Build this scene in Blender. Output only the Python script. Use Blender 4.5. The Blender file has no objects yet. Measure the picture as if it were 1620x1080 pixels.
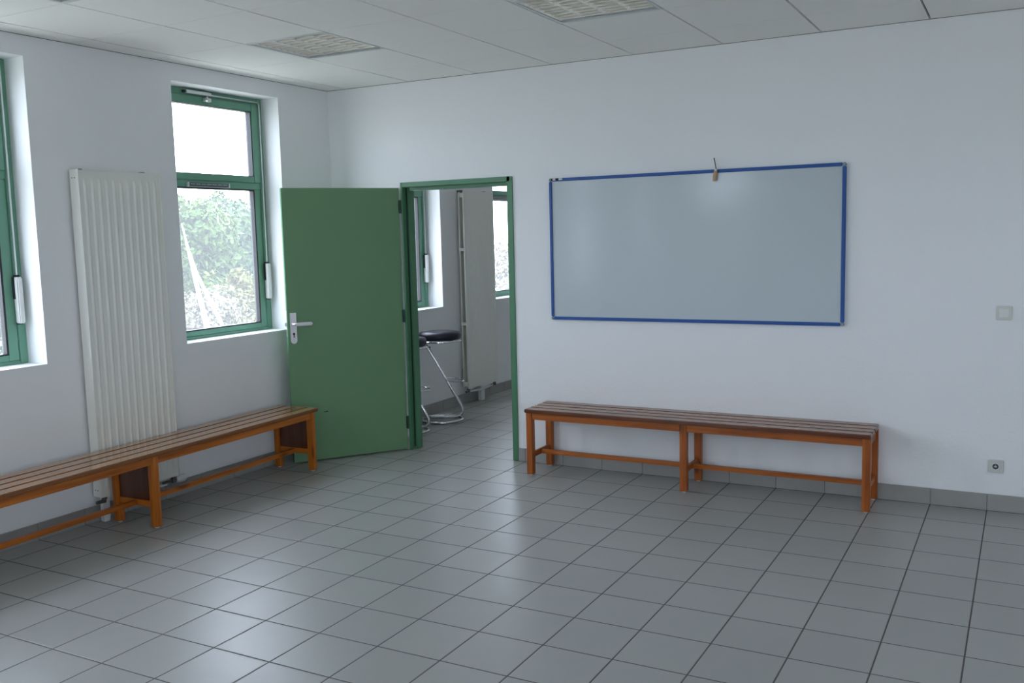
import bpy, bmesh, math, random
from mathutils import Vector, Matrix, noise
random.seed(7)
PI = math.pi
S = bpy.context.scene
COL = S.collection

# ------------------------------------------------------------------ camera
F_PX, YAW, PITCH, ROLL = 1493.68, 0.50143, 0.112444, -0.024481
CAM = Vector((4.9211, -6.0348, 1.6657))
fwd = Vector((-math.sin(YAW)*math.cos(PITCH), math.cos(YAW)*math.cos(PITCH), -math.sin(PITCH)))
rgt = Vector((math.cos(YAW), math.sin(YAW), 0))
upv = rgt.cross(fwd)
r_ = rgt*math.cos(ROLL) + upv*math.sin(ROLL)
u_ = -rgt*math.sin(ROLL) + upv*math.cos(ROLL)
cd = bpy.data.cameras.new('camera')
cam = bpy.data.objects.new('camera', cd)
COL.objects.link(cam)
m = Matrix((r_, u_, -fwd)).transposed().to_4x4()
m.translation = CAM
cam.matrix_world = m
cd.sensor_width = 36.0
cd.lens = F_PX/1620*36.0
cd.clip_start = 0.05
cd.clip_end = 300
S.camera = cam

# ------------------------------------------------------------------ sky, sun, exposure
SKY = 10.0
w = bpy.data.worlds.new('world')
S.world = w
w.use_nodes = True
bg = w.node_tree.nodes['Background']
bg.inputs[0].default_value = (0.80, 0.87, 1.045, 1)
bg.inputs[1].default_value = SKY
sd = bpy.data.lights.new('sun', 'SUN')
sd.energy = 8.0
sd.angle = 0.03
sd.color = (1.0, 0.95, 0.86)
sun = bpy.data.objects.new('sun', sd)
COL.objects.link(sun)
sun.rotation_euler = Vector((0.30, 0.65, 0.70)).to_track_quat('Z', 'Y').to_euler()   # from behind the building, never through the windows
S.view_settings.view_transform = 'Standard'
S.view_settings.look = 'None'
S.view_settings.gamma = 1
S.view_settings.use_curve_mapping = False
S.view_settings.exposure = 0.06
S.cycles.max_bounces = 14
S.cycles.diffuse_bounces = 9
S.cycles.glossy_bounces = 5
S.cycles.transmission_bounces = 8
S.cycles.transparent_max_bounces = 12
S.cycles.sample_clamp_indirect = 12
S.cycles.caustics_reflective = False
S.cycles.caustics_refractive = False

# room numbers (metres): x = 0 window wall, y = 0 wall with the whiteboard
H = 2.83
XR, YB, YF = 8.3, -8.2, 5.6            # right wall, back wall, far wall of next room
PT = 0.10                                # partition thickness
WT = 0.245                               # window wall thickness
WIN_Y = [-3.605, -1.575, 0.585, 2.60]    # near edge of the windows in the photograph
WIN_OFF = [-5.635, -7.665, 4.45]    # the same row, outside the frame
WIN_BACK = [1.28, 5.35, 7.40]            # windows of the end wall behind the viewer (the board mirrors one): right edges
WIN_RIGHT_ADDED = [-7.2, -4.2]                 # near edges of two unseen windows, added opposite to brighten the window wall
WZ0, WZ1 = 0.995, 2.715
TS, TOX, TOY = 0.304326, 4.75292-0.304326*20, -0.012856
XK, YBR = 0.1834, -0.5086                # ceiling grid

P_MAT = [Matrix.Translation((-0.27, y0+0.5, 1.855)) @ Matrix(((0, 0, -1), (1, 0, 0), (0, -1, 0))).to_4x4() for y0 in WIN_Y + WIN_OFF]
P_MAT += [Matrix.Translation((x1-0.5, YB-0.27, 1.855)) @ Matrix.Rotation(PI/2, 4, 'Z') @ Matrix(((0, 0, -1), (1, 0, 0), (0, -1, 0))).to_4x4() for x1 in WIN_BACK]
P_MAT += [Matrix.Translation((XR+0.27, y0+0.5, 1.855)) @ Matrix.Rotation(PI, 4, 'Z') @ Matrix(((0, 0, -1), (1, 0, 0), (0, -1, 0))).to_4x4() for y0 in WIN_RIGHT_ADDED]
for pm in P_MAT:
    ld = bpy.data.lights.new('window_portal', 'AREA')
    ld.shape = 'RECTANGLE'
    ld.size = 1.0
    ld.size_y = 1.72
    ld.cycles.is_portal = True
    lo = bpy.data.objects.new('window_portal', ld)
    COL.objects.link(lo)
    lo.matrix_world = pm

# ------------------------------------------------------------------ helpers
class MB:
    def __init__(s): s.bm = bmesh.new()
    def box(s, a, b, bev=0, seg=2, rot=None):
        a = Vector(a); b = Vector(b)
        c = (a+b)/2; d = b-a
        mm = Matrix.Translation(c) @ Matrix.Diagonal((abs(d.x), abs(d.y), abs(d.z), 1))
        if rot is not None: mm = rot @ mm
        r = bmesh.ops.create_cube(s.bm, size=1, matrix=mm)
        if bev > 0:
            es = list({e for v in r['verts'] for e in v.link_edges})
            bmesh.ops.bevel(s.bm, geom=es, offset=bev, segments=seg, affect='EDGES', clamp_overlap=True)
        return s
    def cyl(s, a, b, r, r2=None, n=20):
        a = Vector(a); b = Vector(b); d = b-a
        q = d.to_track_quat('Z', 'Y').to_matrix().to_4x4()
        bmesh.ops.create_cone(s.bm, cap_ends=True, segments=n, radius1=r, radius2=r if r2 is None else r2,
                              depth=d.length, matrix=Matrix.Translation((a+b)/2) @ q)
        return s
    def tube(s, pts, r, n=10, closed=False):
        pts = [Vector(p) for p in pts]
        N = len(pts); rings = []
        up = None
        for i, p in enumerate(pts):
            if closed: t = pts[(i+1) % N]-pts[i-1]
            else: t = pts[min(i+1, N-1)]-pts[max(i-1, 0)]
            t.normalize()
            if up is None:
                up = t.cross(Vector((0.12, 0.31, 0.94)))
                if up.length < 1e-3: up = t.cross(Vector((1, 0, 0)))
            up = (up - t*up.dot(t)).normalized()
            v = t.cross(up)
            rr = r[i] if isinstance(r, (list, tuple)) else r
            rings.append([s.bm.verts.new(p + (up*math.cos(2*PI*k/n) + v*math.sin(2*PI*k/n))*rr) for k in range(n)])
        for i in range(N if closed else N-1):
            A = rings[i]; B = rings[(i+1) % N]
            for k in range(n): s.bm.faces.new((A[k], A[(k+1) % n], B[(k+1) % n], B[k]))
        if not closed:
            s.bm.faces.new(rings[0][::-1]); s.bm.faces.new(rings[-1])
        return s
    def lathe(s, prof, c=(0, 0, 0), n=40, axis=None):
        rings = []
        for r, z in prof:
            rings.append([s.bm.verts.new((r*math.cos(2*PI*k/n), r*math.sin(2*PI*k/n), z)) for k in range(n)])
        for A, B in zip(rings, rings[1:]):
            for k in range(n): s.bm.faces.new((A[k], A[(k+1) % n], B[(k+1) % n], B[k]))
        s.bm.faces.new(rings[0][::-1]); s.bm.faces.new(rings[-1])
        vs = [v for R in rings for v in R]
        mm = Matrix.Translation(c)
        if axis is not None: mm = mm @ Vector(axis).to_track_quat('Z', 'Y').to_matrix().to_4x4()
        bmesh.ops.transform(s.bm, matrix=mm, verts=vs)
        return s
    def prism(s, pts, ext):
        ext = Vector(ext)
        A = [s.bm.verts.new(p) for p in pts]
        B = [s.bm.verts.new(Vector(p)+ext) for p in pts]
        n = len(A)
        s.bm.faces.new(A[::-1]); s.bm.faces.new(B)
        for k in range(n): s.bm.faces.new((A[k], A[(k+1) % n], B[(k+1) % n], B[k]))
        return s
    def build(s, name, mat, parent=None, smooth=0.6, loc=None, rot=None):
        bmesh.ops.recalc_face_normals(s.bm, faces=s.bm.faces)
        me = bpy.data.meshes.new(name)
        s.bm.to_mesh(me); s.bm.free()
        me.materials.append(mat)
        if smooth:
            for p in me.polygons: p.use_smooth = True
            me.set_sharp_from_angle(angle=smooth)
        o = bpy.data.objects.new(name, me)
        COL.objects.link(o)
        if parent is not None: o.parent = parent
        if loc is not None: o.location = loc
        if rot is not None: o.rotation_euler = rot
        return o

def tag(o, label, cat, group=None, kind=None):
    o['label'] = label; o['category'] = cat
    if group: o['group'] = group
    if kind: o['kind'] = kind
    return o
def empty(name, loc=(0, 0, 0), rz=0):
    o = bpy.data.objects.new(name, None)
    o.empty_display_size = 0.1
    COL.objects.link(o); o.location = loc; o.rotation_euler = (0, 0, rz)
    return o
def copy_tree(o, parent=None):
    c = o.copy(); COL.objects.link(c)
    if parent is not None: c.parent = parent
    for ch in list(o.children): copy_tree(ch, c)
    return c

# ------------------------------------------------------------------ materials
def mat(name, col, rough=0.5, metal=0.0, spec=0.5, coat=0.0, coat_r=0.1):
    m = bpy.data.materials.new(name); m.use_nodes = True
    b = m.node_tree.nodes['Principled BSDF']
    b.inputs['Base Color'].default_value = (*col, 1)
    b.inputs['Roughness'].default_value = rough
    b.inputs['Metallic'].default_value = metal
    b.inputs['Specular IOR Level'].default_value = spec
    b.inputs['Coat Weight'].default_value = coat
    b.inputs['Coat Roughness'].default_value = coat_r
    return m
class NT:
    def __init__(s, m): s.t = m.node_tree; s.b = s.t.nodes.get('Principled BSDF')
    def n(s, typ, **kw):
        x = s.t.nodes.new(typ)
        for k, v in kw.items(): setattr(x, k, v)
        return x
    def l(s, a, b): s.t.links.new(a, b)
    def math(s, op, a, b=None, c=None):
        x = s.n('ShaderNodeMath', operation=op)
        for i, v in enumerate((a, b, c)):
            if v is None: continue
            if isinstance(v, (int, float)): x.inputs[i].default_value = v
            else: s.l(v, x.inputs[i])
        return x.outputs[0]
    def mix(s, fac, a, b):
        x = s.n('ShaderNodeMix', data_type='RGBA')
        for sock, v in ((x.inputs[0], fac), (x.inputs[6], a), (x.inputs[7], b)):
            if isinstance(v, (int, float)): sock.default_value = v
            elif isinstance(v, tuple): sock.default_value = (*v, 1)
            else: s.l(v, sock)
        return x.outputs[2]
    def noise(s, vec, scale, detail=4, rough=0.55):
        x = s.n('ShaderNodeTexNoise')
        x.inputs['Scale'].default_value = scale; x.inputs['Detail'].default_value = detail
        x.inputs['Roughness'].default_value = rough
        s.l(vec, x.inputs['Vector']); return x.outputs['Fac']
    def obj(s): return s.n('ShaderNodeTexCoord').outputs['Object']
    def bump(s, h, strength=0.2, dist=0.01):
        x = s.n('ShaderNodeBump'); x.inputs['Strength'].default_value = strength; x.inputs['Distance'].default_value = dist
        s.l(h, x.inputs['Height']); s.l(x.outputs[0], s.b.inputs['Normal'])
    def ramp(s, fac, stops):
        x = s.n('ShaderNodeValToRGB')
        e = x.color_ramp.elements
        while len(e) < len(stops): e.new(0.5)
        for el, (p, c) in zip(e, stops): el.position = p; el.color = (*c, 1)
        s.l(fac, x.inputs[0]); return x.outputs[0]

def plaster(name, col, bump=0.25):
    m = mat(name, col, 0.75, spec=0.25); t = NT(m)
    v = t.obj()
    a = t.noise(v, 55, 5, 0.6); b = t.noise(v, 1.3, 3)
    t.l(t.mix(t.math('MULTIPLY', b, 0.5), col, tuple(c*0.955 for c in col)), t.b.inputs['Base Color'])
    t.bump(a, bump, 0.004)
    return m
M = {}
M['wall'] = plaster('wall_paint', (0.86, 0.865, 0.87))
M['wall_glass'] = plaster('glass_fibre_wall_paint', (0.86, 0.865, 0.87), 0.4)
M['tile_ceiling'] = mat('ceiling_tile', (0.93, 0.915, 0.885), 0.85, spec=0.2)
t = NT(M['tile_ceiling']); v = t.obj()
t.bump(t.noise(v, 160, 3, 0.7), 0.25, 0.002)
M['grid'] = mat('ceiling_grid', (0.16, 0.16, 0.157), 0.6)

# floor and skirting tiles
def tile_floor():
    m = mat('floor_tiles', (0.4, 0.4, 0.4), 0.33, spec=0.5); t = NT(m)
    sp = t.n('ShaderNodeSeparateXYZ'); v = t.obj(); t.l(v, sp.inputs[0])
    gx = t.math('DIVIDE', t.math('SUBTRACT', sp.outputs[0], TOX), TS)
    gy = t.math('DIVIDE', t.math('SUBTRACT', sp.outputs[1], TOY), TS)
    half = 0.0031/TS
    def line(g):
        d = t.math('ABSOLUTE', t.math('SUBTRACT', t.math('FRACT', t.math('ADD', g, 0.5)), 0.5))
        return d
    dmin = t.math('MINIMUM', line(gx), line(gy))
    mr = t.n('ShaderNodeMapRange'); mr.interpolation_type = 'SMOOTHSTEP'
    mr.inputs['From Min'].default_value = half*0.75; mr.inputs['From Max'].default_value = half*1.3
    t.l(dmin, mr.inputs['Value'])
    tile = mr.outputs[0]
    cv = t.n('ShaderNodeCombineXYZ')
    t.l(t.math('FLOOR', gx), cv.inputs[0]); t.l(t.math('FLOOR', gy), cv.inputs[1])
    wn = t.n('ShaderNodeTexWhiteNoise'); wn.noise_dimensions = '3D'; t.l(cv.outputs[0], wn.inputs['Vector'])
    c1 = t.mix(wn.outputs['Value'], (0.345, 0.345, 0.33), (0.38, 0.38, 0.362))
    c2 = t.mix(t.math('MULTIPLY', t.noise(v, 9, 6, 0.65), 0.5), c1, (0.31, 0.31, 0.295))
    sp2 = t.math('GREATER_THAN', t.noise(v, 240, 2, 0.6), 0.66)
    c3 = t.mix(t.math('MULTIPLY', sp2, 0.25), c2, (0.20, 0.20, 0.19))
    gr = t.mix(t.noise(v, 5, 3), (0.062, 0.060, 0.056), (0.105, 0.10, 0.093))
    t.l(t.mix(tile, gr, c3), t.b.inputs['Base Color'])
    ro = t.math('ADD', t.math('MULTIPLY', t.noise(v, 3.5, 4), 0.12), 0.30)
    ro2 = t.math('ADD', t.math('MULTIPLY', t.math('SUBTRACT', 1.0, tile), 0.4), ro)
    t.l(ro2, t.b.inputs['Roughness'])
    mr2 = t.n('ShaderNodeMapRange'); mr2.interpolation_type = 'SMOOTHSTEP'
    mr2.inputs['From Min'].default_value = half*0.5; mr2.inputs['From Max'].default_value = half*2.6
    t.l(dmin, mr2.inputs['Value'])
    hh = t.math('ADD', mr2.outputs[0], t.math('MULTIPLY', t.noise(v, 30, 3), 0.05))
    t.bump(hh, 0.5, 0.0016)
    return m
M['floor'] = tile_floor()
def skirt_mat():
    m = mat('skirting_tiles', (0.3, 0.3, 0.28), 0.35); t = NT(m)
    v = t.obj(); sp = t.n('ShaderNodeSeparateXYZ'); t.l(v, sp.inputs[0])
    t.l(t.mix(t.noise(v, 12, 5), (0.37, 0.362, 0.34), (0.32, 0.315, 0.295)), t.b.inputs['Base Color'])
    return m
M['skirt'] = skirt_mat()

def paint(name, col, rough=0.35, bump=0.05, var=0.93):
    m = mat(name, col, rough); t = NT(m); v = t.obj()
    t.l(t.mix(t.noise(v, 3, 3), col, tuple(c*var for c in col)), t.b.inputs['Base Color'])
    if bump: t.bump(t.noise(v, 220, 2), bump, 0.001)
    return m
M['green'] = paint('green_window_enamel', (0.155, 0.36, 0.25), 0.38)
M['door_green'] = paint('green_door_lacquer', (0.142, 0.285, 0.140), 0.5, 0.12)
M['frame_green'] = paint('green_door_frame_paint', (0.085, 0.235, 0.125), 0.4)
M['rad'] = paint('cream_radiator_enamel', (0.80, 0.795, 0.735), 0.28, 0.03, 0.98)
M['white'] = paint('white_plastic', (0.78, 0.78, 0.76), 0.3, 0)
M['ivory'] = paint('ivory_plastic', (0.66, 0.68, 0.62), 0.3, 0)
M['whitepipe'] = paint('white_pipe_paint', (0.75, 0.76, 0.76), 0.4, 0)
M['black'] = mat('black_rubber', (0.018, 0.019, 0.022), 0.5)
M['hole'] = mat('dark_socket_plastic', (0.06, 0.065, 0.065), 0.5)
M['vinyl'] = mat('black_vinyl', (0.014, 0.016, 0.030), 0.42)
t = NT(M['vinyl']); t.bump(t.noise(t.obj(), 300, 2), 0.15, 0.001)
M['chrome'] = mat('chrome', (0.78, 0.79, 0.80), 0.09, 1.0)
M['brass'] = mat('dull_valve_metal', (0.16, 0.155, 0.14), 0.4, 0.8)
M['alu'] = mat('satin_aluminium', (0.70, 0.71, 0.70), 0.42, 0.9)
M['handle'] = mat('silver_lacquered_handle', (0.68, 0.66, 0.67), 0.38, 0.35)
M['louvre'] = mat('satin_louvre_aluminium', (0.88, 0.86, 0.82), 0.24, 1.0)
M['blade'] = mat('dull_blade_aluminium', (0.70, 0.66, 0.60), 0.34, 1.0)
M['lampwhite'] = mat('white_lamp_enamel', (0.72, 0.74, 0.74), 0.5)
M['tube'] = mat('fluorescent_tube_glass', (0.80, 0.80, 0.78), 0.25)
M['blue'] = paint('blue_board_frame', (0.012, 0.085, 0.33), 0.4, 0)
M['corner'] = mat('grey_corner_plastic', (0.30, 0.36, 0.38), 0.45)
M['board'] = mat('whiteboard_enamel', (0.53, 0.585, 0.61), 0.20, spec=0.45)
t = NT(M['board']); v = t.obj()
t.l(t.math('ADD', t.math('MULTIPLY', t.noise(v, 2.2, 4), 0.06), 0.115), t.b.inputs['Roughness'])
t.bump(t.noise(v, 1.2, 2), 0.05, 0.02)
M['pegwood'] = mat('peg_wood', (0.52, 0.36, 0.20), 0.6)
t = NT(M['pegwood']); v = t.obj(); t.l(t.mix(t.noise(v, 90, 3), (0.58, 0.41, 0.23), (0.42, 0.27, 0.14)), t.b.inputs['Base Color'])
M['darkmetal'] = mat('dark_metal', (0.05, 0.05, 0.055), 0.4, 0.6)
M['vent'] = mat('grey_vent_plastic', (0.10, 0.13, 0.16), 0.35)
M['hinge'] = mat('dark_green_hinge', (0.03, 0.06, 0.045), 0.4, 0.4)
M['render_out'] = plaster('outside_render', (0.55, 0.52, 0.48))

def wood(name, axis, a, b, dark, rough=0.38, coat=0.10, edge=None, cr=0.12):
    m = mat(name, a, rough, spec=0.4, coat=coat, coat_r=cr); t = NT(m)
    v = t.obj()
    oi = t.n('ShaderNodeObjectInfo')
    add = t.n('ShaderNodeVectorMath', operation='ADD'); t.l(v, add.inputs[0])
    sc0 = t.n('ShaderNodeVectorMath', operation='SCALE'); sc0.inputs['Scale'].default_value = 13.0
    cx = t.n('ShaderNodeCombineXYZ')
    for i in range(3): t.l(oi.outputs['Random'], cx.inputs[i])
    t.l(cx.outputs[0], sc0.inputs[0]); t.l(sc0.outputs[0], add.inputs[1])
    mp = t.n('ShaderNodeMapping'); sc = [26, 26, 26]; sc[axis] = 1.3
    mp.inputs['Scale'].default_value = sc; t.l(add.outputs[0], mp.inputs[0])
    g = t.noise(mp.outputs[0], 1.0, 6, 0.6)
    mp2 = t.n('ShaderNodeMapping'); sc = [120, 120, 120]; sc[axis] = 3
    mp2.inputs['Scale'].default_value = sc; t.l(add.outputs[0], mp2.inputs[0])
    g2 = t.noise(mp2.outputs[0], 1.0, 3)
    c = t.ramp(g, [(0.30, dark), (0.45, b), (0.62, a)])
    c = t.mix(t.math('MULTIPLY', g2, 0.35), c, dark)
    # knots
    mp3 = t.n('ShaderNodeMapping'); sc = [9, 9, 9]; sc[axis] = 3.2
    mp3.inputs['Scale'].default_value = sc; t.l(add.outputs[0], mp3.inputs[0])
    vo = t.n('ShaderNodeTexVoronoi'); vo.inputs['Scale'].default_value = 0.8; t.l(mp3.outputs[0], vo.inputs['Vector'])
    mr = t.n('ShaderNodeMapRange'); mr.inputs['From Min'].default_value = 0.10; mr.inputs['From Max'].default_value = 0.19
    mr.inputs['To Min'].default_value = 1; mr.inputs['To Max'].default_value = 0
    t.l(vo.outputs['Distance'], mr.inputs['Value'])
    c = t.mix(t.math('MULTIPLY', mr.outputs[0], 0.75), c, tuple(x*0.35 for x in dark))
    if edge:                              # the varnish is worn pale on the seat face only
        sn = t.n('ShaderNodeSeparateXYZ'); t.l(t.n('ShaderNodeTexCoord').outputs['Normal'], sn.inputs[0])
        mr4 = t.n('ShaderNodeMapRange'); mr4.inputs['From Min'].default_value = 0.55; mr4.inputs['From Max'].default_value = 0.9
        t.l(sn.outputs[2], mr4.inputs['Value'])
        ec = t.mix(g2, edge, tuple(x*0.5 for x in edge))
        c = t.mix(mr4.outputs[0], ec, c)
    t.l(c, t.b.inputs['Base Color'])
    t.bump(g2, 0.12, 0.001)
    return m
OR_A, OR_B, OR_D = (0.62, 0.190, 0.018), (0.46, 0.125, 0.011), (0.22, 0.052, 0.006)
RD_A, RD_B, RD_D = (0.52, 0.145, 0.018), (0.37, 0.090, 0.012), (0.15, 0.034, 0.007)
M['wl0'] = wood('orange_pine_along', 0, OR_A, OR_B, OR_D)
M['wl2'] = wood('orange_pine_upright', 2, OR_A, OR_B, OR_D)
M['wl1'] = wood('orange_pine_across', 1, OR_A, OR_B, OR_D)
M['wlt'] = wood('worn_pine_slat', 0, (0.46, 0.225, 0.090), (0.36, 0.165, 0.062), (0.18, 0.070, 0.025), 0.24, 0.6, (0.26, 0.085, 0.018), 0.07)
M['wr0'] = wood('red_pine_along', 0, RD_A, RD_B, RD_D)
M['wr2'] = wood('red_pine_upright', 2, RD_A, RD_B, RD_D)
M['wr1'] = wood('red_pine_across', 1, RD_A, RD_B, RD_D)
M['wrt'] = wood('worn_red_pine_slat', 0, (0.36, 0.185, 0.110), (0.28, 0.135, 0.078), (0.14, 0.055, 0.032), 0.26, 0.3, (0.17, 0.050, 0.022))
M['panel'] = wood('dark_plywood_panel', 2, (0.15, 0.046, 0.016), (0.11, 0.033, 0.012), (0.06, 0.018, 0.008), 0.35, 0.3)

def glass():
    m = bpy.data.materials.new('window_glass'); m.use_nodes = True
    nt = m.node_tree; nt.nodes.clear()
    o = nt.nodes.new('ShaderNodeOutputMaterial'); tr = nt.nodes.new('ShaderNodeBsdfTransparent')
    tr.inputs[0].default_value = (0.93, 0.95, 0.95, 1)
    gl = nt.nodes.new('ShaderNodeBsdfGlossy'); gl.inputs['Roughness'].default_value = 0.02
    fr = nt.nodes.new('ShaderNodeFresnel'); fr.inputs[0].default_value = 1.45
    mx = nt.nodes.new('ShaderNodeMixShader')
    veil = nt.nodes.new('ShaderNodeBsdfTranslucent'); veil.inputs[0].default_value = (0.9, 0.93, 0.95, 1)   # pale veil mixed into the pane to imitate glare haze
    mx2 = nt.nodes.new('ShaderNodeMixShader'); mx2.inputs[0].default_value = 0.05
    ge = nt.nodes.new('ShaderNodeNewGeometry'); inv = nt.nodes.new('ShaderNodeMath'); inv.operation = 'SUBTRACT'; inv.inputs[0].default_value = 1
    nt.links.new(ge.outputs['Backfacing'], inv.inputs[1]); mu = nt.nodes.new('ShaderNodeMath'); mu.operation = 'MULTIPLY'
    nt.links.new(fr.outputs[0], mu.inputs[0]); nt.links.new(inv.outputs[0], mu.inputs[1]); nt.links.new(mu.outputs[0], mx.inputs[0]); nt.links.new(tr.outputs[0], mx.inputs[1]); nt.links.new(gl.outputs[0], mx.inputs[2])
    nt.links.new(mx.outputs[0], mx2.inputs[1]); nt.links.new(veil.outputs[0], mx2.inputs[2]); nt.links.new(mx2.outputs[0], o.inputs[0])
    return m
M['glass'] = glass()

# ------------------------------------------------------------------ structure
def wall_cells(mb, u0, u1, z0, z1, holes, fn):
    us = sorted({u0, u1, *[h[0] for h in holes], *[h[1] for h in holes]})
    us = [u for u in us if u0 <= u <= u1]
    for a, b in zip(us, us[1:]):
        hs = sorted([h for h in holes if h[0] <= a+1e-6 and h[1] >= b-1e-6], key=lambda h: h[2])
        z = z0
        for h in hs:
            if h[2] > z: fn(a, b, z, h[2])
            z = h[3]
        if z < z1: fn(a, b, z, z1)
holes = [(y, y+1.0, WZ0, WZ1) for y in WIN_Y+WIN_OFF]
HC = 3.05                                # walls run up above the hung ceiling
mb = MB(); wall_cells(mb, YB-0.2, YF+0.2, -0.1, HC, holes, lambda a, b, c, d: mb.box((-WT, a, c), (0, b, d)))
tag(mb.build('wall_left', M['wall'], smooth=0), 'white plaster window wall with deep window reveals', 'wall', kind='structure')
DX0, DX1, DZ = 0.672, 1.650, 2.083       # outer size of the door frame
mb = MB(); wall_cells(mb, 0, XR, -0.1, HC, [(DX0+0.004, DX1-0.004, -0.1, DZ-0.004)], lambda a, b, c, d: mb.box((a, 0, c), (b, PT, d)))
tag(mb.build('wall_back', M['wall_glass'], smooth=0), 'white wall carrying the whiteboard, between the two rooms', 'wall', kind='structure')
mb = MB(); wall_cells(mb, YB-WT, YF+0.2, -0.1, HC, [(y, y+1.0, WZ0, WZ1) for y in WIN_RIGHT_ADDED], lambda a, b, c, d: mb.box((XR, a, c), (XR+WT, b, d)))
tag(mb.build('wall_right', M['wall'], smooth=0), 'plain white side wall opposite the windows', 'wall', kind='structure')
mb = MB(); wall_cells(mb, 0, XR, -0.1, HC, [(x-1.0, x, WZ0, WZ1) for x in WIN_BACK], lambda a, b, c, d: mb.box((a, YB-WT, c), (b, YB, d)))
tag(mb.build('wall_front', M['wall'], smooth=0), 'white end wall behind the viewer with three windows', 'wall', kind='structure')
mb = MB(); mb.box((0, YF, -0.1), (XR, YF+0.2, HC))
tag(mb.build('wall_far', M['wall'], smooth=0), 'white end wall of the room beyond the doorway', 'wall', kind='structure')
mb = MB(); mb.box((0, YB, -0.1), (XR, 0, 0)); mb.box((0, 0, -0.1), (XR, YF, 0))
tag(mb.build('floor', M['floor'], smooth=0), 'grey ceramic tile floor with dark joints', 'floor', kind='structure')
mb = MB(); mb.box((-WT, YB-WT, HC), (XR+0.2, YF+0.2, HC+0.15))
tag(mb.build('trim_2', M['render_out'], smooth=0), 'solid roof slab above the hung ceiling', 'roof slab', kind='structure')

# hung ceiling: every tile a shallow slab with a wide shadow gap along y and a hairline joint along x
LIGHTS = [(1, 2), (1, 5), (1, 8), (1, 11), (1, 14), (1, 17), (4, 2), (4, 5), (4, 8), (4, 11), (4, 14), (4, 17), (8, 2), (8, 5), (8, 8), (8, 11), (8, 14), (8, 17), (11, 5), (11, 11)]
mb = MB(); mb2 = MB()
def ceil_room(ya, yb_, ybr, lights):
    xs = [0.0] + [XK+0.6*k for k in range(0, 14) if XK+0.6*k < XR-0.02] + [XR]
    n = 0; ys = [yb_]
    y = ybr
    while y > ya+0.05: ys.append(y); y -= 0.6
    ys.append(ya)
    for i, (a, b) in enumerate(zip(xs, xs[1:])):
        for j, (c, d) in enumerate(zip(ys, ys[1:])):
            if (i-1, j) in lights: continue
            g0 = 0.0 if i == 0 else 0.0065
            mb.box((a+g0, d+0.0022, H), (b-0.0065, c-0.0022, H+0.018), 0)
            mb2.box((a, d, H+0.018), (b, c, H+0.026), 0)
ceil_room(YB, 0.0, YBR, set(LIGHTS))
ceil_room(PT, YF, YF-0.3, set())
ceil = tag(mb.build('ceiling', M['tile_ceiling'], smooth=0), 'hung ceiling of square white mineral tiles', 'ceiling', kind='structure')
g = mb2.build('ceiling_grid', M['grid'], ceil, smooth=0)
# perimeter angle
mb = MB()
for (a, b) in (((0.0, YB, H-0.003), (0.0018, 0, H)), ((0, -0.0018, H-0.003), (XR, 0, H))): mb.box(a, b)
mb.build('edge_trim', M['grid'], ceil, smooth=0)

# skirting of cut tiles
def skirting(name, label, a, b, axis, side, off):
    mb = MB(); L = b-a; x = a
    k = math.ceil((a-off)/TS-1e-6)
    cuts = [a] + [off+TS*i for i in range(k, 400) if a+0.01 < off+TS*i < b-0.01] + [b]
    for p, q in zip(cuts, cuts[1:]):
        if axis == 0: mb.box((p+0.0013, min(side*0.010, 0), 0), (q-0.0013, max(side*0.010, 0), 0.098), 0.0015, 1)
        else: mb.box((0, p+0.0013, 0), (0.010, q-0.0013, 0.098), 0.0015, 1)
    return tag(mb.build(name, M['skirt'], smooth=0), label, 'skirting', kind='structure')
skirting('baseboard_back', 'grey tile skirting under the whiteboard wall', DX1, XR, 0, -1, TOX)
skirting('baseboard_corner', 'grey tile skirting behind the open door', 0.0, DX0, 0, -1, TOX)
skirting('baseboard_left', 'grey tile skirting under the windows', YB, -0.012, 1, 1, TOY)
o = skirting('baseboard_far', 'grey tile skirting in the room beyond the doorway', PT, YF, 1, 1, TOY)

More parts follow.
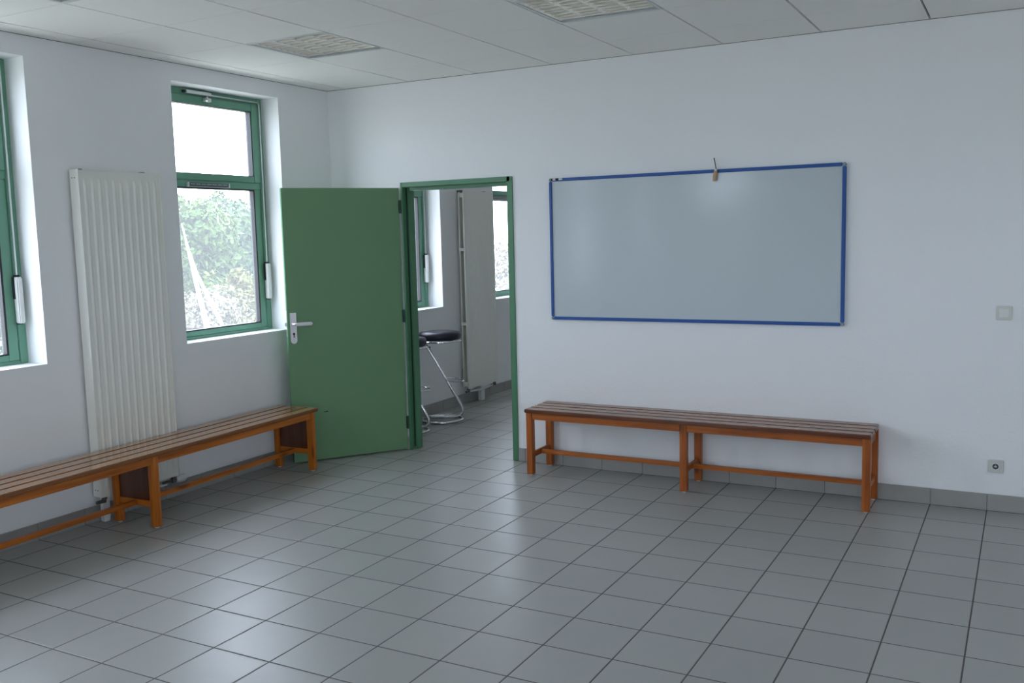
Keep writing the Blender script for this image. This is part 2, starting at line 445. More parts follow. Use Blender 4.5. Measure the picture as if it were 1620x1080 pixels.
# ------------------------------------------------------------------ windows
def ring(mb, y0, y1, z0, z1, wy, wz0, wz1, xa, xb, bev=0.003):
    mb.box((xa, y0, z0), (xb, y0+wy, z1), bev); mb.box((xa, y1-wy, z0), (xb, y1, z1), bev)
    mb.box((xa, y0+wy, z0), (xb, y1-wy, z0+wz0), bev); mb.box((xa, y0+wy, z1-wz1), (xb, y1-wy, z1), bev)
def window(n, y0, label, detail=True):
    e = empty('window_%d' % n, (0, y0, WZ0)); tag(e, label, 'window', kind='structure')
    Z = WZ1-WZ0
    mb = MB(); ring(mb, 0.0, 1.0, 0.0, Z, 0.050, 0.020, 0.045, -0.240, -0.168)
    mb.box((-0.240, 0.05, 1.052), (-0.168, 0.95, 1.100), 0.002)
    mb.build('window_frame', M['green'], e)
    mb = MB(); ring(mb, 0.052, 0.948, 0.022, 1.050, 0.064, 0.038, 0.004, -0.225, -0.172, 0.002)
    lo = mb.build('lower_sash', M['green'], e)
    mb = MB(); ring(mb, 0.112, 0.888, 0.056, 1.050, 0.013, 0.009, 0.008, -0.215, -0.1715, 0)
    mb.build('gasket', M['black'], lo)
    mb = MB(); mb.box((-0.204, 0.114, 0.058), (-0.200, 0.886, 1.048)); mb.build('pane', M['glass'], lo)
    mb = MB(); ring(mb, 0.052, 0.948, 1.102, Z-0.047, 0.064, 0.044, 0.052, -0.225, -0.160, 0.003)
    up = mb.build('upper_sash', M['green'], e)
    mb = MB(); ring(mb, 0.113, 0.887, 1.143, Z-0.096, 0.011, 0.007, 0.007, -0.215, -0.1650, 0)
    mb.build('gasket', M['black'], up)
    mb = MB(); mb.box((-0.204, 0.114, 1.144), (-0.200, 0.886, Z-0.097)); mb.build('pane', M['glass'], up)
    if not detail: return e
    # remote opener of the upper sash: lever, rod and scissor arm
    mb = MB(); mb.tube([(-0.150, 0.957, 0.50), (-0.150, 0.957, Z-0.045), (-0.150, 0.945, Z-0.030), (-0.150, 0.45, Z-0.030)], 0.0055, 8)
    mb.build('opener_rod', M['alu'], e)
    mb = MB(); mb.box((-0.168, 0.940, 0.235), (-0.122, 0.974, 0.500), 0.006, 3)
    mb.build('opener_lever', M['white'], e)
    mb = MB(); mb.box((-0.168, 0.942, 0.375), (-0.150, 0.9405-0.004, 0.500), 0.001); mb.box((-0.168, 0.944, 0.500), (-0.135, 0.966, 0.512), 0.002); mb.box((-0.168, 0.944, 0.228), (-0.135, 0.966, 0.235), 0.002)
    mb.build('lever_clip', M['black'], e)
    mb = MB(); mb.box((-0.160, 0.25, Z-0.038), (-0.128, 0.475, Z-0.016), 0.003)
    ar = mb.build('scissor_housing', M['alu'], e)
    mb = MB(); mb.box((-0.160, 0.415, Z-0.078), (-0.132, 0.475, Z-0.052), 0.003); mb.cyl((-0.162, 0.43, Z-0.066), (-0.120, 0.43, Z-0.066), 0.011); mb.box((-0.150, 0.440, Z-0.055), (-0.142, 0.456, Z-0.030), 0.001)
    mb.build('bracket', M['alu'], ar)
    mb = MB(); mb.box((-0.160, 0.235, Z-0.034), (-0.135, 0.252, Z-0.018), 0.002); mb.build('end_cap', M['black'], ar)
    mb = MB(); mb.box((-0.170, 0.245, 1.056), (-0.148, 0.605, 1.082), 0.003)
    vt = mb.build('trickle_vent', M['vent'], e)
    mb = MB(); mb.box((-0.170, 0.230, 1.053), (-0.146, 0.244, 1.085), 0.002); mb.box((-0.170, 0.606, 1.053), (-0.146, 0.620, 1.085), 0.002)
    for k in range(7): mb.box((-0.149, 0.252+k*0.05, 1.071), (-0.1465, 0.292+k*0.05, 1.0745))
    mb.box((-0.149, 0.25, 1.053), (-0.1455, 0.60, 1.0555))
    mb.build('vent_trim', M['alu'], vt)
    return e
WL = ['green framed window cut by the left edge of the photo', 'green framed window between the tall radiator and the open green door',
      'green framed window seen through the doorway, mostly hidden by the door frame', 'green framed window beyond the radiator of the next room']
for k, y in enumerate(WIN_Y): window(k+1, y, WL[k], True)
for k, y in enumerate(WIN_OFF): window(k+5, y, ['green framed window beside the left edge, outside the photo', 'green framed window behind the viewer, in the same wall as the tall radiator', 'green framed window at the end of the next room'][k], False)

for k, x in enumerate(WIN_BACK):
    e = window(k+8, 0, ['green framed window behind the viewer, nearest the window wall', 'green framed window behind the viewer, middle of three', 'green framed window behind the viewer, farthest from the window wall'][k], False)
    e.location = (x, YB, WZ0); e.rotation_euler = (0, 0, PI/2)

for k, y in enumerate(WIN_RIGHT_ADDED):
    e = window(k+11, 0, ['green framed window in the wall opposite, farther from the whiteboard', 'green framed window in the wall opposite, nearer the whiteboard'][k], False)
    e.location = (XR, y+1.0, WZ0); e.rotation_euler = (0, 0, PI)

# ------------------------------------------------------------------ door frame and door
mb = MB()
fz = DZ
# left jamb, right jamb, head: face flange + deep rebate + stop
mb.box((DX0, -0.010, 0), (DX0+0.018, PT+0.010, fz), 0.002)
mb.box((DX0+0.014, 0.040, 0), (DX0+0.046, PT+0.010, fz-0.018), 0.002)
mb.box((DX1-0.046, -0.010, 0), (DX1, PT+0.010, fz), 0.002)
mb.box((DX1-0.056, 0.050, 0), (DX1-0.040, PT+0.010, fz-0.018), 0.002)
mb.box((DX0+0.020, -0.010, fz-0.036), (DX1-0.020, PT+0.010, fz), 0.002)
mb.box((DX0+0.044, 0.040, fz-0.062), (DX1-0.044, PT+0.010, fz-0.020), 0.002)
fr = mb.build('trim_1', M['frame_green'])
tag(fr, 'dark green steel door frame around the open doorway', 'door frame', kind='structure')
mb = MB(); mb.box((DX0+0.0185, 0.034, 0.02), (DX0+0.032, 0.0405, fz-0.04), 0.002); mb.build('door_seal', M['hinge'], fr)  # dark strip standing in for the shade in the left rebate
mb = MB(); mb.box((DX1-0.0475, 0.010, 0.95), (DX1-0.0455, 0.036, 1.12), 0.0005); mb.build('strike_plate', M['alu'], fr)

DA = math.radians(-125.1)
door = empty('door_1', (0.668, -0.014, 0), DA)       # local x runs along the leaf, local +y faces the viewer
tag(door, 'plain green door leaf standing open against the window wall', 'door', kind='structure')
mb = MB(); mb.box((0.006, -0.040, 0.010), (0.905, 0.0, 2.043), 0.002, 2)
leaf = mb.build('door_leaf', M['door_green'], door)
mb = MB()
mb.box((0.905, -0.037, 0.011), (0.9062, -0.003, 2.042)); ed = mb.build('edge_strip', M['frame_green'], door)
mb = MB(); mb.box((0.9062, -0.028, 0.96), (0.9085, -0.012, 1.15)); mb.box((0.908, -0.026, 1.035), (0.922, -0.014, 1.062), 0.002)
mb.build('latch', M['alu'], door)
# escutcheon: square top, rounded foot
def plate(s):
    pts = [(0.841, s, 1.133), (0.887, s, 1.133)]
    for k in range(0, 13):
        a = -PI*k/12
        pts.append((0.864+0.023*math.cos(a), s, 0.928+0.023*math.sin(a)))
    return pts
mb = MB(); mb.prism(plate(0.0), (0, 0.009, 0)); hp = mb.build('handle_plate', M['handle'], door, smooth=0.5)
mb = MB(); mb.cyl((0.868, 0.008, 1.052), (0.868, 0.018, 1.052), 0.0155, 0.0135, 24)
mb.tube([(0.868, 0.010, 1.052), (0.868, 0.036, 1.052), (0.862, 0.048, 1.052), (0.848, 0.053, 1.052)], 0.0095, 12)
hb = Matrix.Identity(4)
mb.box((0.733, 0.045, 1.038), (0.864, 0.059, 1.064), 0.006, 3)
mb.build('door_handle', M['handle'], door)
mb = MB(); mb.cyl((0.864, 0.0085, 0.978), (0.864, 0.0102, 0.978), 0.0088, n=20); mb.box((0.8605, 0.0085, 0.950), (0.8675, 0.0102, 0.976), 0.0005)
mb.build('keyhole', M['black'], hp)
for z in (1.90, 1.06, 0.22):
    mb = MB(); mb.cyl((0.0, 0.006, z-0.05), (0.0, 0.006, z+0.05), 0.0070, n=14); mb.box((0.0, 0.0, z-0.048), (0.014, 0.0025, z+0.048), 0.0005)
    mb.build('hinge', M['hinge'], door)
mb = MB(); mb.cyl((0.640, 0.0, 0.375), (0.640, 0.010, 0.375), 0.006, 0.004, 12); mb.box((0.636, 0.004, 0.372), (0.668, 0.010, 0.378), 0.001)
mb.build('small_hook', M['darkmetal'], door)

# ------------------------------------------------------------------ whiteboard
BX0, BX1, BZ0, BZ1 = 1.950, 3.942, 1.060, 2.050
wb = empty('whiteboard', (BX0, 0, BZ0)); tag(wb, 'large glossy whiteboard with a blue frame on the back wall', 'whiteboard')
bw, bh = BX1-BX0, BZ1-BZ0
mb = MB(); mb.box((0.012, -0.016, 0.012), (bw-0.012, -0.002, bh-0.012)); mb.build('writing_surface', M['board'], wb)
F = 0.022
mb = MB()
mb.box((F, -0.024, 0), (bw-F, 0, F), 0.004, 3); mb.box((F, -0.024, bh-F), (bw-F, 0, bh), 0.004, 3)
mb.box((0, -0.024, F), (F, 0, bh-F), 0.004, 3); mb.box((bw-F, -0.024, F), (bw, 0, bh-F), 0.004, 3)
mb.build('board_frame', M['blue'], wb)
for cx in (0, bw-F):
    for cz in (0, bh-F):
        mb = MB(); mb.box((cx-0.001, -0.0255, cz-0.001), (cx+F+0.001, 0, cz+F+0.001), 0.006, 3); mb.build('corner_cap', M['corner'], wb)
# marker resting in the frame's top left corner
mk = empty('marker_pen', (BX0+0.025, -0.031, BZ1-0.010)); tag(mk, 'tiny black and white marker pen at the top left corner of the whiteboard', 'marker')
mb = MB(); mb.cyl((0.0, 0, 0), (0.058, 0, 0.0015), 0.0068, n=14); mb.build('barrel', M['black'], mk)
mb = MB(); mb.cyl((0.012, 0, 0.0003), (0.034, 0, 0.0009), 0.0071, n=14); mb.build('label_band', M['handle'], mk)
mb = MB(); mb.cyl((0.058, 0, 0.0015), (0.084, 0, 0.0022), 0.0074, 0.006, 14); mb.build('cap', M['white'], mk)
# peg clipped over the top edge
pg = empty('clothes_peg', (3.146, -0.030, BZ1)); tag(pg, 'small wooden peg with a dark spike, clipped over the whiteboard frame', 'peg')
mb = MB()
for s in (-1, 1):
    mb.prism([(-0.006, -0.002+0.006*s, 0.0), (0.006+0.004, -0.002+0.006*s, 0.0), (0.004, -0.002+0.007*s, -0.050), (-0.003, -0.002+0.006*s, -0.075), (-0.017, -0.002+0.006*s, -0.075), (-0.016, -0.002+0.007*s, -0.045)], (0, 0.004*s, 0))
mb.build('jaw', M['pegwood'], pg, smooth=0.4)
mb = MB(); mb.tube([(0.002, 0.0, -0.004), (-0.004, 0.002, 0.030), (-0.013, 0.006, 0.072)], [0.0035, 0.003, 0.0035], 8); mb.build('spike', M['darkmetal'], pg)
mb = MB(); mb.cyl((0.001, -0.013, -0.004), (0.001, 0.010, -0.004), 0.006, n=14); mb.build('spring', M['alu'], pg)

# ------------------------------------------------------------------ switch and socket
sw = empty('light_switch', (4.808, 0, 1.156)); tag(sw, 'white double light switch high on the right end of the back wall', 'light switch')
mb = MB(); mb.box((-0.041, -0.010, -0.041), (0.041, 0, 0.041), 0.004, 3); mb.build('face_plate', M['ivory'], sw)
mb = MB(); mb.box((-0.024, -0.0145, -0.024), (-0.0005, -0.008, 0.024), 0.002, 2); mb.box((0.0005, -0.0165, -0.024), (0.024, -0.008, 0.024), 0.003, 2); mb.build('rocker', M['white'], sw)
sk = empty('wall_socket', (4.791, 0, 0.265)); tag(sk, 'white round-welled power socket low on the right end of the back wall', 'socket')
mb = MB(); mb.box((-0.041, -0.010, -0.040), (0.041, 0, 0.040), 0.004, 3); mb.build('face_plate', M['ivory'], sk)
mb = MB(); mb.lathe([(0.0165, 0), (0.0165, 0.0035), (0.0205, 0.0035), (0.0205, 0)], (0, -0.010, 0), 28, (0, -1, 0)); mb.build('socket_ring', M['white'], sk)
mb = MB(); mb.cyl((0, -0.0095, 0), (0, -0.0112, 0), 0.0164, n=28); mb.build('socket_well', M['hole'], sk)
mb = MB(); mb.cyl((0, -0.011, 0.008), (0, -0.017, 0.008), 0.0028, n=10); mb.box((-0.007, -0.0135, -0.005), (0.008, -0.011, 0.003), 0.001); mb.build('earth_pin', M['alu'], sk)

# ------------------------------------------------------------------ benches (local: x along the bench, front at y = 0, back at y = D)
def bench(name, label, legs_x, D, Hs, over, mats, loc, rz, panels=(), ns=4):
    ml, mu, mc, mt = mats
    e = empty(name, loc, rz); tag(e, label, 'bench', 'slatted wooden benches')
    LW = 0.046; th = 0.026; fa = 0.006
    x0, x1 = legs_x[0]-over, legs_x[-1]+over
    lip = 0.018
    gap = 0.011
    sw_ = (D+lip-gap*(ns-1))/ns
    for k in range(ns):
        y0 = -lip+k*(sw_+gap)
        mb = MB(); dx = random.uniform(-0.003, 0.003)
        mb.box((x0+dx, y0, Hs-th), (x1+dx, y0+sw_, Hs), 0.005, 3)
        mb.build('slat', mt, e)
    AH = 0.048
    n = len(legs_x)
    for i, lx in enumerate(legs_x):
        a = lx-LW/2; b = lx+LW/2
        for (ya, yb2) in ((0.0, LW), (D-LW, D)):
            mb = MB(); mb.box((a, ya, 0.008), (b, yb2, Hs-th), 0.004, 2)
            lg = mb.build('leg', mu, e)
            mb = MB(); mb.lathe([(0.012, 0), (0.0135, 0.003), (0.0135, 0.009)], (lx, (ya+yb2)/2, 0), 16); mb.build('foot_glide', M['white'], lg)
        mb = MB(); mb.box((lx-0.011, LW-0.001, 0.122), (lx+0.011, D-LW+0.001, 0.160), 0.003); mb.build('cross_rail', mc, e)
        mb = MB(); mb.box((lx-0.011, LW-0.001, Hs-th-0.060), (lx+0.011, D-LW+0.001, Hs-th), 0.002); mb.build('top_cross_rail', mc, e)
        if i in panels:
            mb = MB(); mb.box((lx-0.006, LW-0.001, 0.155), (lx+0.009, D-LW+0.001, Hs-th-0.05), 0.001); mb.build('end_panel', M['panel'], e)
    for i in range(n-1):
        a = legs_x[i]+LW/2-0.001; b = legs_x[i+1]-LW/2+0.001
        for (ya, yb2) in ((fa, fa+0.022), (D-fa-0.022, D-fa)):
            mb = MB(); mb.box((a, ya, Hs-th-AH), (b, yb2, Hs-th), 0.003); mb.build('apron', ml, e)
        mb = MB(); mb.box((legs_x[i]+0.010, D/2-0.017, 0.126), (legs_x[i+1]-0.010, D/2+0.017, 0.154), 0.003); mb.build('stretcher', ml, e)
    return e
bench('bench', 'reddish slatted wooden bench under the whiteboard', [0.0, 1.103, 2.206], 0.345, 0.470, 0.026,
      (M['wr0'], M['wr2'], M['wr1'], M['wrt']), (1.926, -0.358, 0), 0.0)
# window bench: its length runs along -y from the door
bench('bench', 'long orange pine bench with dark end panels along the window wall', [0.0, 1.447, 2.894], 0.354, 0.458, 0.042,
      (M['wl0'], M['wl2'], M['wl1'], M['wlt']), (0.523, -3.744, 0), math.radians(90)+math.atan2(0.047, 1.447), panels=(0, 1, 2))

# ------------------------------------------------------------------ radiators (local: x out of the wall, y along the wall)
def smooth(a, b, t):
    t = max(0, min(1, (t-a)/(b-a))); return t*t*(3-2*t)
def fluted(y0, y1, z0, z1, x, n, amp, margin, duty):
    mb = MB(); per = (y1-y0-2*0.018)/n; K = 14
    ysv = [y0, y0+0.018] + [y0+0.018+per*(i+j/K) for i in range(n) for j in range(1, K+1)] + [y1]
    zsv = [z0, z0+margin*0.5] + [z0+margin*(0.5+0.5*k/6) for k in range(1, 7)] + [z0+margin+(z1-z0-2*margin)*k/8 for k in range(1, 9)] + [z1-margin+margin*0.5*k/6 for k in range(1, 7)] + [z1]
    rows = []
    for z in zsv:
        e = min(smooth(z0+margin*0.5, z0+margin, z), 1-smooth(z1-margin, z1-margin*0.5, z))
        row = []
        for y in ysv:
            u = ((y-y0-0.018)/per) % 1.0 if y0+0.018 < y < y1-0.018 else 0
            p = smooth(0.5-duty/2-0.12, 0.5-duty/2+0.06, u)*(1-smooth(0.5+duty/2-0.06, 0.5+duty/2+0.12, u))
            row.append(mb.bm.verts.new((x+amp*p*e, y, z)))
        rows.append(row)
    for A, B in zip(rows, rows[1:]):
        for k in range(len(A)-1): mb.bm.faces.new((A[k], A[k+1], B[k+1], B[k]))
    # folded edge
    loop = rows[0][:] + [r[-1] for r in rows[1:]] + rows[-1][-2::-1] + [r[0] for r in rows[-2:0:-1]]
    back = [mb.bm.verts.new((x-0.008, v.co.y, v.co.z)) for v in loop]
    N = len(loop)
    for k in range(N): mb.bm.faces.new((loop[k], loop[(k+1) % N], back[(k+1) % N], back[k]))
    mb.bm.faces.new(back)
    return mb
def radiator(label, y0, wid, xb, xf, z0, z1, n, amp, duty, closed):
    e = empty('radiator', (0, y0, 0)); tag(e, label, 'radiator', 'tall vertical radiators')
    fluted(0, wid, z0, z1, xf-amp-0.003, n, amp, 0.085, duty).build('front_panel', M['rad'], e, smooth=1.2)
    mb = MB(); mb.box((xb, 0.004, z0+0.01), (xb+0.012, wid-0.004, z1-0.01), 0.004); mb.build('back_panel', M['rad'], e)
    if closed:
        for (a, b) in ((-0.004, 0.000), (wid, wid+0.004)):
            mb = MB(); mb.box((xb-0.004, a, z0+0.004), (xf-0.002, b, z1+0.004), 0.0015, 2)
            sc = mb.build('side_cover', M['rad'], e)
            for z in (z0+0.045, z1-0.045):
                for x in (xb+0.018, xf-0.034):
                    mb = MB(); mb.cyl((x, a-0.0008 if a < 0 else b+0.0008, z), (x, (a+b)/2, z), 0.0035, n=10)
                    mb.build('cover_hole', M['darkmetal'], sc)
        mb = MB(); mb.box((xb-0.002, 0, z1-0.004), (xf-0.008, wid, z1+0.001), 0.001); tc = mb.build('top_grille', M['rad'], e)
        mb = MB()
        for k in range(28): mb.box((xb+0.012, 0.02+k*(wid-0.04)/28, z1+0.0008), (xf-0.024, 0.02+k*(wid-0.04)/28+0.010, z1+0.0018))
        mb.build('grille_slot', M['grid'], tc)
    else:
        for z in (z0+0.045, z1-0.04):
            for (ya, yb2) in ((0.010, 0.034), (wid-0.034, wid-0.010)):
                mb = MB(); mb.box((xb+0.008, ya, z-0.022), (xf-amp-0.010, yb2, z+0.022), 0.006, 3)
                mb.build('header_pipe', M['rad'], e)
        for z in (1.535, 0.805):
            mb = MB(); mb.box((xb+0.002, -0.003, z-0.014), (xf-0.010, 0.002, z+0.014), 0.001); mb.build('side_strap', M['white'], e)
        for (xa, xc) in ((xb+0.012, xb+0.018), (xf-amp-0.020, xf-amp-0.012)):
            for yy in (0.002, wid-0.010):
                mb = MB(); mb.box((xa, yy, z0+0.012), (xc, yy+0.008, z1-0.012), 0.002); mb.build('panel_edge', M['rad'], e)
    # wall brackets poking out on top
    for y in (0.05, wid-0.09):
        for (za, zb, xo) in ((z1-0.02, z1+0.009, 0.030), (z0+0.08, z0+0.20, 0.004)):
            mb = MB(); mb.box((0.001, y-0.010, za), (xb+xo, y+0.010, zb), 0.002)
            mb.build('wall_bracket', M['brass'], e)
    # valves, supply pipe and floor foot
    xm = (xb+xf)/2+0.010
    mb = MB(); mb.cyl((xm, 0.030, z0+0.012), (xm, 0.030, z0-0.030), 0.012, n=14); mb.cyl((xm, 0.035, z0-0.026), (xm, -0.024, z0-0.026), 0.013, 0.010, 14); mb.cyl((xm, 0.030, z0-0.004), (xm, 0.030, z0-0.013), 0.018, n=6)
    mb.build('lockshield_valve', M['brass'], e)
    mb = MB(); mb.cyl((xm, wid-0.030, z0+0.012), (xm, wid-0.030, z0-0.032), 0.012, n=14); mb.cyl((xm, wid-0.115, z0-0.028), (xm, wid-0.010, z0-0.028), 0.009, n=14); mb.cyl((xm, wid-0.030, z0-0.012), (xm, wid-0.030, z0-0.040), 0.019, n=8)
    mb.build('valve_body', M['brass'], e)
    if not closed: return e, xm
    mb = MB(); mb.lathe([(0.016, 0), (0.021, 0.006), (0.0255, 0.03), (0.0245, 0.066), (0.020, 0.075)], (xm, wid-0.012, z0-0.028), 20, (0, 1, 0)); mb.build('thermostat_knob', M['white'], e)
    return e, xm
r1, xm = radiator('tall cream ribbed radiator standing between the two nearer windows', -2.383, 0.586, 0.026, 0.101, 0.158, 2.100, 11, 0.008, 0.24, True)
mb = MB(); mb.box((0.030, 0.030, 0.0), (0.066, 0.074, 0.30), 0.003); mb.build('floor_post', M['whitepipe'], r1)
mb = MB(); mb.tube([(xm, 0.50, 0.118), (xm-0.01, 0.30, 0.112), (xm-0.01, 0.15, 0.112)], 0.009, 10); mb.build('supply_pipe', M['whitepipe'], r1)
r2, xm = radiator('tall cream radiator with open straps on its side in the next room', 1.855, 0.580, 0.028, 0.104, 0.158, 2.100, 15, 0.003, 0.40, False)
mb = MB(); mb.box((0.040, 0.27, 0.0), (0.080, 0.34, 0.20), 0.003); mb.build('floor_post', M['whitepipe'], r2)
mb = MB(); mb.tube([(xm, 0.50, 0.128), (xm, 0.30, 0.112), (xm, 0.05, 0.128)], 0.011, 10); mb.build('supply_pipe', M['whitepipe'], r2)

# ------------------------------------------------------------------ bar stools in the next room
def arc(c, r, a0, a1, n, z=0):
    return [Vector((c[0]+r*math.cos(a0+(a1-a0)*k/n), c[1]+r*math.sin(a0+(a1-a0)*k/n), z)) for k in range(n+1)]
def stool(label, loc, rz):
    e = empty('bar_stool', loc, rz); tag(e, label, 'bar stool', 'chrome bar stools')
    R = 0.185
    mb = MB(); mb.tube(arc((0, 0), R, 0, 2*PI*47/48, 47, 0.013), 0.0130, 12, True); mb.build('base_ring', M['chrome'], e)
    mb = MB()
    mb.tube([(-0.10, 0, 0.030), (0.02, 0, 0.030), (0.12, 0, 0.032), (0.165, 0, 0.045), (0.190, 0, 0.078), (0.186, 0, 0.112), (0.170, 0, 0.150), (0.02, 0, 0.43), (-0.110, 0, 0.668), (-0.125, 0, 0.690), (-0.130, 0, 0.722)], 0.0135, 14)
    mb.cyl((-0.165, 0, 0.668), (-0.085, 0, 0.668), 0.012, n=14)
    mb.build('diagonal_leg', M['chrome'], e)
    mb = MB(); mb.tube([(0.02, -0.028, 0.030), (-0.18, -0.028, 0.030)], 0.008); mb.tube([(0.02, 0.028, 0.030), (-0.18, 0.028, 0.030)], 0.008); mb.build('base_bar', M['chrome'], e)
    # footrest loop
    pts = [(0.045, -0.02, 0.385), (0.07, -0.085, 0.378), (0.13, -0.100, 0.372), (0.195, -0.060, 0.368), (0.212, 0, 0.366), (0.195, 0.060, 0.368), (0.13, 0.100, 0.372), (0.07, 0.085, 0.378), (0.045, 0.02, 0.385)]
    mb = MB(); mb.tube(pts, 0.006, 10); mb.build('footrest', M['chrome'], e)
    mb = MB(); mb.tube(arc((0, 0), 0.195, 0, 2*PI*47/48, 47, 0.735), 0.009, 10, True)
    mb.tube([(-0.17, -0.035, 0.728), (0.12, -0.035, 0.728)], 0.008); mb.tube([(-0.17, 0.035, 0.728), (0.12, 0.035, 0.728)], 0.008)
    mb.build('seat_ring', M['chrome'], e)
    mb = MB(); mb.lathe([(0.12, 0.744), (0.178, 0.746), (0.190, 0.756), (0.191, 0.790), (0.181, 0.810), (0.12, 0.819), (0.02, 0.816)], (0, 0, 0), 44); mb.build('seat', M['vinyl'], e, smooth=1.0)
    return e
stool('chrome bar stool with a round black seat, its whole leg showing in the doorway', (0.275, 1.085, 0), math.radians(25))
stool('nearer chrome bar stool almost hidden behind the left door jamb', (0.265, 0.545, 0), math.radians(25))

# ------------------------------------------------------------------ recessed ceiling lights
def light_proto():
    e = empty('ceiling_light')
    W = 0.5965; h = W/2
    mb = MB()
    for (a, b) in (((-h, -h), (h, -h+0.024)), ((-h, h-0.024), (h, h)), ((-h, -h+0.024), (-h+0.016, h-0.024)), ((h-0.016, -h+0.024), (h, h-0.024))):
        mb.box((a[0], a[1], -0.001), (b[0], b[1], 0.010), 0.001)
    mb.build('frame', M['lampwhite'], e)
    mb = MB()
    mb.box((-h+0.006, -h+0.012, 0.085), (h-0.006, h-0.012, 0.092))
    for s in (-1, 1):
        mb.box((s*(h-0.008)-0.002, -h+0.012, 0.004), (s*(h-0.008)+0.002, h-0.012, 0.09))
        mb.box((-h+0.006, s*(h-0.016)-0.002, 0.004), (h-0.006, s*(h-0.016)+0.002, 0.09))
    mb.build('housing', M['lampwhite'], e)
    n = 4; cw = (W-0.036)/n
    for k in range(n+1):
        x = -h+0.018+k*cw
        mb = MB()
        # parabolic side reflector, V shaped in section
        L = [(x-0.020, 0.062), (x-0.011, 0.030), (x-0.003, 0.0035), (x+0.003, 0.0035), (x+0.011, 0.030), (x+0.020, 0.062)]
        if k == 0: L = [(x-0.006, 0.062), (x-0.006, 0.0035), (x+0.003, 0.0035), (x+0.011, 0.030), (x+0.020, 0.062)]
        if k == n: L = [(x-0.020, 0.062), (x-0.011, 0.030), (x-0.003, 0.0035), (x+0.006, 0.0035), (x+0.006, 0.062)]
        mb.prism([(p[0], -h+0.024, p[1]) for p in L], (0, W-0.048, 0))
        mb.build('side_reflector', M['louvre'], e, smooth=0)
    nb = 9
    for j in range(nb):
        y = -h+0.024+(j+0.5)*(W-0.048)/nb
        mb = MB()
        for k in range(n):
            x = -h+0.018+k*cw
            mb.prism([(x+0.004, y-0.009, 0.052), (x+0.004, y-0.0025, 0.006), (x+0.004, y+0.0025, 0.006), (x+0.004, y+0.009, 0.052)], (cw-0.008, 0, 0))
        mb.build('louvre_blade', M['blade'], e, smooth=0)
    for k in range(n):
        x = -h+0.018+(k+0.5)*cw
        mb = MB(); mb.cyl((x, -h+0.03, 0.072), (x, h-0.03, 0.072), 0.010, n=12); mb.build('tube_lamp', M['tube'], e)
    return e
LL = {(1, 2): 'square louvred ceiling light nearest the corner, above the radiator and door', (4, 2): 'square louvred ceiling light at the top edge, above the whiteboard',
      (1, 5): 'square louvred ceiling light barely showing at the top left edge'}
proto = light_proto(); first = True
for (i, j) in ((1, 2), (4, 2), (1, 5)):
    o = proto if first else copy_tree(proto)
    first = False
    o.location = (XK+0.6*i+0.3, YBR-0.6*(j-1)-0.3, H)
    tag(o, LL[(i, j)], 'ceiling light', 'recessed louvred ceiling lights')
off = tag(proto.copy(), 'x', 'x') if False else None
# the same lights outside the frame: plain lids so the tiles close
mb = MB()
for (i, j) in LIGHTS:
    if (i, j) in LL: continue
    xa, yb2 = XK+0.6*i, YBR-0.6*(j-1)
    if xa+0.6 > XR: continue
    mb.box((xa+0.004, yb2-0.596, H), (xa+0.596, yb2-0.004, H+0.02))
mb.build('ceiling_infill', M['tile_ceiling'], ceil, smooth=0)

# ------------------------------------------------------------------ outside
def leafmat(name, a, b, c):
    m = mat(name, a, 0.6, spec=0.3); t = NT(m)
    at = t.n('ShaderNodeTexCoord').outputs['Object']
    oi = t.noise(at, 1.6, 4, 0.6); g2 = t.noise(at, 11.0, 2, 0.6)
    cc = t.ramp(t.math('ADD', t.math('MULTIPLY', oi, 0.6), t.math('MULTIPLY', g2, 0.4)), [(0.36, a), (0.5, b), (0.64, c)])
    t.l(cc, t.b.inputs['Base Color'])
    t.b.inputs['Transmission Weight'].default_value = 0.0
    return m
M['leaf1'] = leafmat('green_leaves', (0.018, 0.050, 0.010), (0.055, 0.100, 0.014), (0.120, 0.145, 0.024))
M['leaf2'] = leafmat('blue_green_leaves', (0.020, 0.050, 0.020), (0.042, 0.085, 0.028), (0.085, 0.125, 0.035))
M['leaf3'] = leafmat('pale_leaves', (0.10, 0.095, 0.060), (0.18, 0.16, 0.11), (0.26, 0.225, 0.17))
M['leaf4'] = leafmat('autumn_leaves', (0.04, 0.068, 0.015), (0.10, 0.105, 0.025), (0.16, 0.11, 0.035))
M['bark'] = mat('bark', (0.10, 0.08, 0.06), 0.9)
M['pale_bark'] = mat('bleached_bark', (0.50, 0.50, 0.48), 0.8)
M['grass'] = mat('dry_grass_ground', (0.13, 0.14, 0.07), 0.9)
t = NT(M['grass']); v = t.obj(); t.l(t.mix(t.noise(v, 2, 5), (0.29, 0.30, 0.24), (0.42, 0.41, 0.37)), t.b.inputs['Base Color'])
mb = MB(); mb.box((-60, -40, -1.0), (-WT, 70, -0.6)); mb.box((-WT, -40, -1.0), (60, YB-WT, -0.6)); mb.box((XR+WT, YB-WT, -1.0), (60, 70, -0.6))
tag(mb.build('ground', M['grass'], smooth=0), 'grassy ground outside the windows', 'ground', kind='structure')

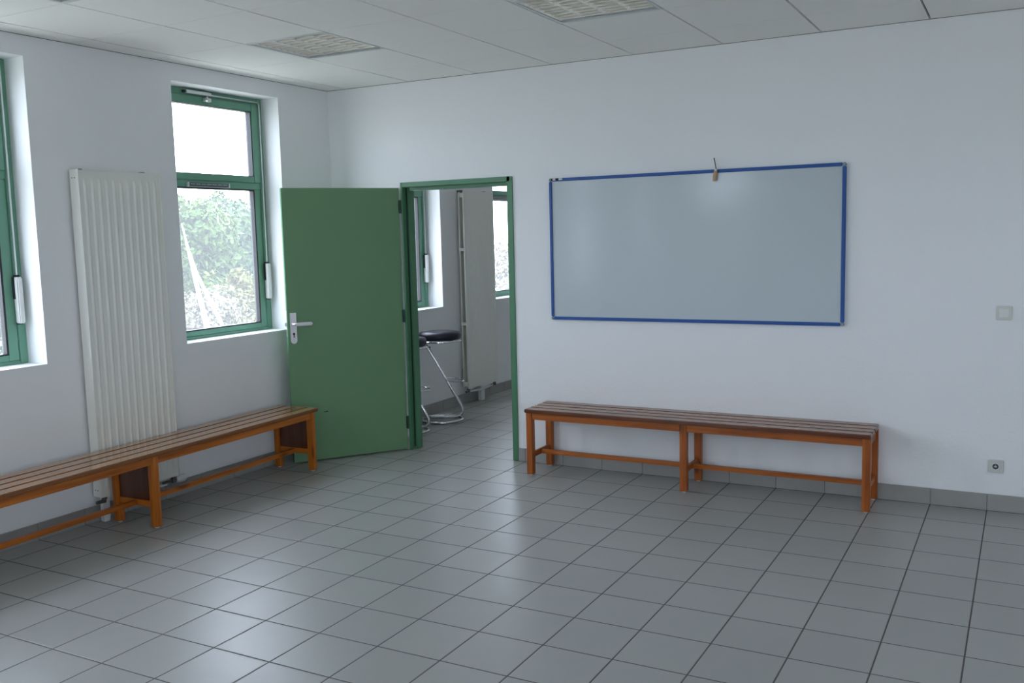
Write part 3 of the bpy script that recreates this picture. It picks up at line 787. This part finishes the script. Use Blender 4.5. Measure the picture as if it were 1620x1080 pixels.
def bush(name, label, cat, loc, rad, height, z0, nleaf, size, mat_, seed):
    rnd = random.Random(seed)
    e = empty(name, (loc[0], loc[1], -0.6)); tag(e, label, cat)
    blobs = []
    for k in range(12):
        a = rnd.uniform(0, 2*PI); rr = rad*math.sqrt(rnd.random())*0.62
        zz = z0+(height-z0)*rnd.uniform(0.15, 0.80)
        blobs.append((Vector((rr*math.cos(a), rr*math.sin(a), zz)), rad*rnd.uniform(0.30, 0.48)))
    blobs.append((Vector((0, 0, z0+(height-z0)*0.5)), rad*0.6)); blobs.append((Vector((0, 0, height-rad*0.35)), rad*0.34))
    bm = bmesh.new()
    for k in range(nleaf):
        c, r = rnd.choice(blobs)
        d = Vector((rnd.gauss(0, 1), rnd.gauss(0, 1), rnd.gauss(0, 1))).normalized()
        p = c + d*r*(0.62+0.45*rnd.random()); 
        p += Vector(noise.noise_vector(p*1.7))*0.18
        if p.z < 0.02: continue
        n_ = (d+Vector((rnd.gauss(0, .6), rnd.gauss(0, .6), rnd.gauss(0, .6)))).normalized()
        t_ = n_.cross(Vector((rnd.gauss(0, 1), rnd.gauss(0, 1), rnd.gauss(0, 1)))).normalized()
        b_ = n_.cross(t_); s = size*rnd.uniform(0.6, 1.3)
        q = [p-t_*s, p-b_*s*0.45+n_*s*0.12, p+t_*s, p+b_*s*0.45+n_*s*0.12]
        bm.faces.new([bm.verts.new(x) for x in q])
    me = bpy.data.meshes.new('foliage'); bm.to_mesh(me); bm.free(); me.materials.append(mat_)
    o = bpy.data.objects.new('foliage', me); COL.objects.link(o); o.parent = e
    mb = MB()
    for k in range(9):
        c, r = blobs[k]
        mb.tube([(0.05*math.cos(k), 0.05*math.sin(k), 0), (c.x*0.4, c.y*0.4, c.z*0.5), tuple(c)], [0.05, 0.032, 0.014], 6)
    mb.build('branches', M['bark'], e)
    return e
bush('tree', 'bushy green tree behind the window by the door, left half', 'tree', (-10.5, 7.95), 1.35, 3.25, 0.5, 17000, 0.070, M['leaf1'], 1)
bush('tree', 'bluish green tree behind the window by the door, right half', 'tree', (-13.2, 11.9), 2.0, 3.5, 0.4, 20000, 0.075, M['leaf2'], 2)
bush('shrub', 'yellowish shrub low in front of the trees outside the window by the door', 'shrub', (-8.5, 7.55), 0.60, 1.75, 0.3, 9000, 0.060, M['leaf4'], 3)
bush('shrub', 'pale whitish shrub along the bottom of the window by the door', 'shrub', (-7.6, 5.55), 1.1, 1.3, 0.2, 11000, 0.045, M['leaf3'], 4)
bush('tree', 'green tree behind the window at the left edge', 'tree', (-10.2, 3.2), 1.7, 3.1, 0.4, 15000, 0.075, M['leaf1'], 5)
bush('shrub', 'distant pale shrub low in the farther window of the next room', 'shrub', (-11.0, 21.0), 2.0, 2.0, 0.3, 6000, 0.07, M['leaf3'], 6)
bush('tree', 'green tree behind the viewer, mirrored faintly in the whiteboard', 'tree', (-1.7, -16.2), 2.4, 2.75, 0.4, 20000, 0.09, M['leaf1'], 8)
br = empty('dead_branch', (-6.0, 4.46, -0.6)); tag(br, 'pale bare forked branch leaning in front of the green trees outside', 'branch')  # thin pale tubes forming a forked streak beyond the window
mb = MB(); mb.tube([(0, 0, 0), (0.02, -0.21, 1.0), (0.0, -0.36, 1.7), (0.03, -0.50, 2.2), (0.0, -0.56, 2.55)], [0.050, 0.042, 0.030, 0.020, 0.008], 8)
mb.build('stem', M['pale_bark'], br)
mb = MB(); mb.tube([(0.02, -0.47, 2.15), (-0.03, -0.30, 1.80), (-0.02, 0.10, 1.05), (-0.04, 0.64, 0.0)], [0.014, 0.022, 0.026, 0.028], 8); mb.build('fork', M['pale_bark'], br)
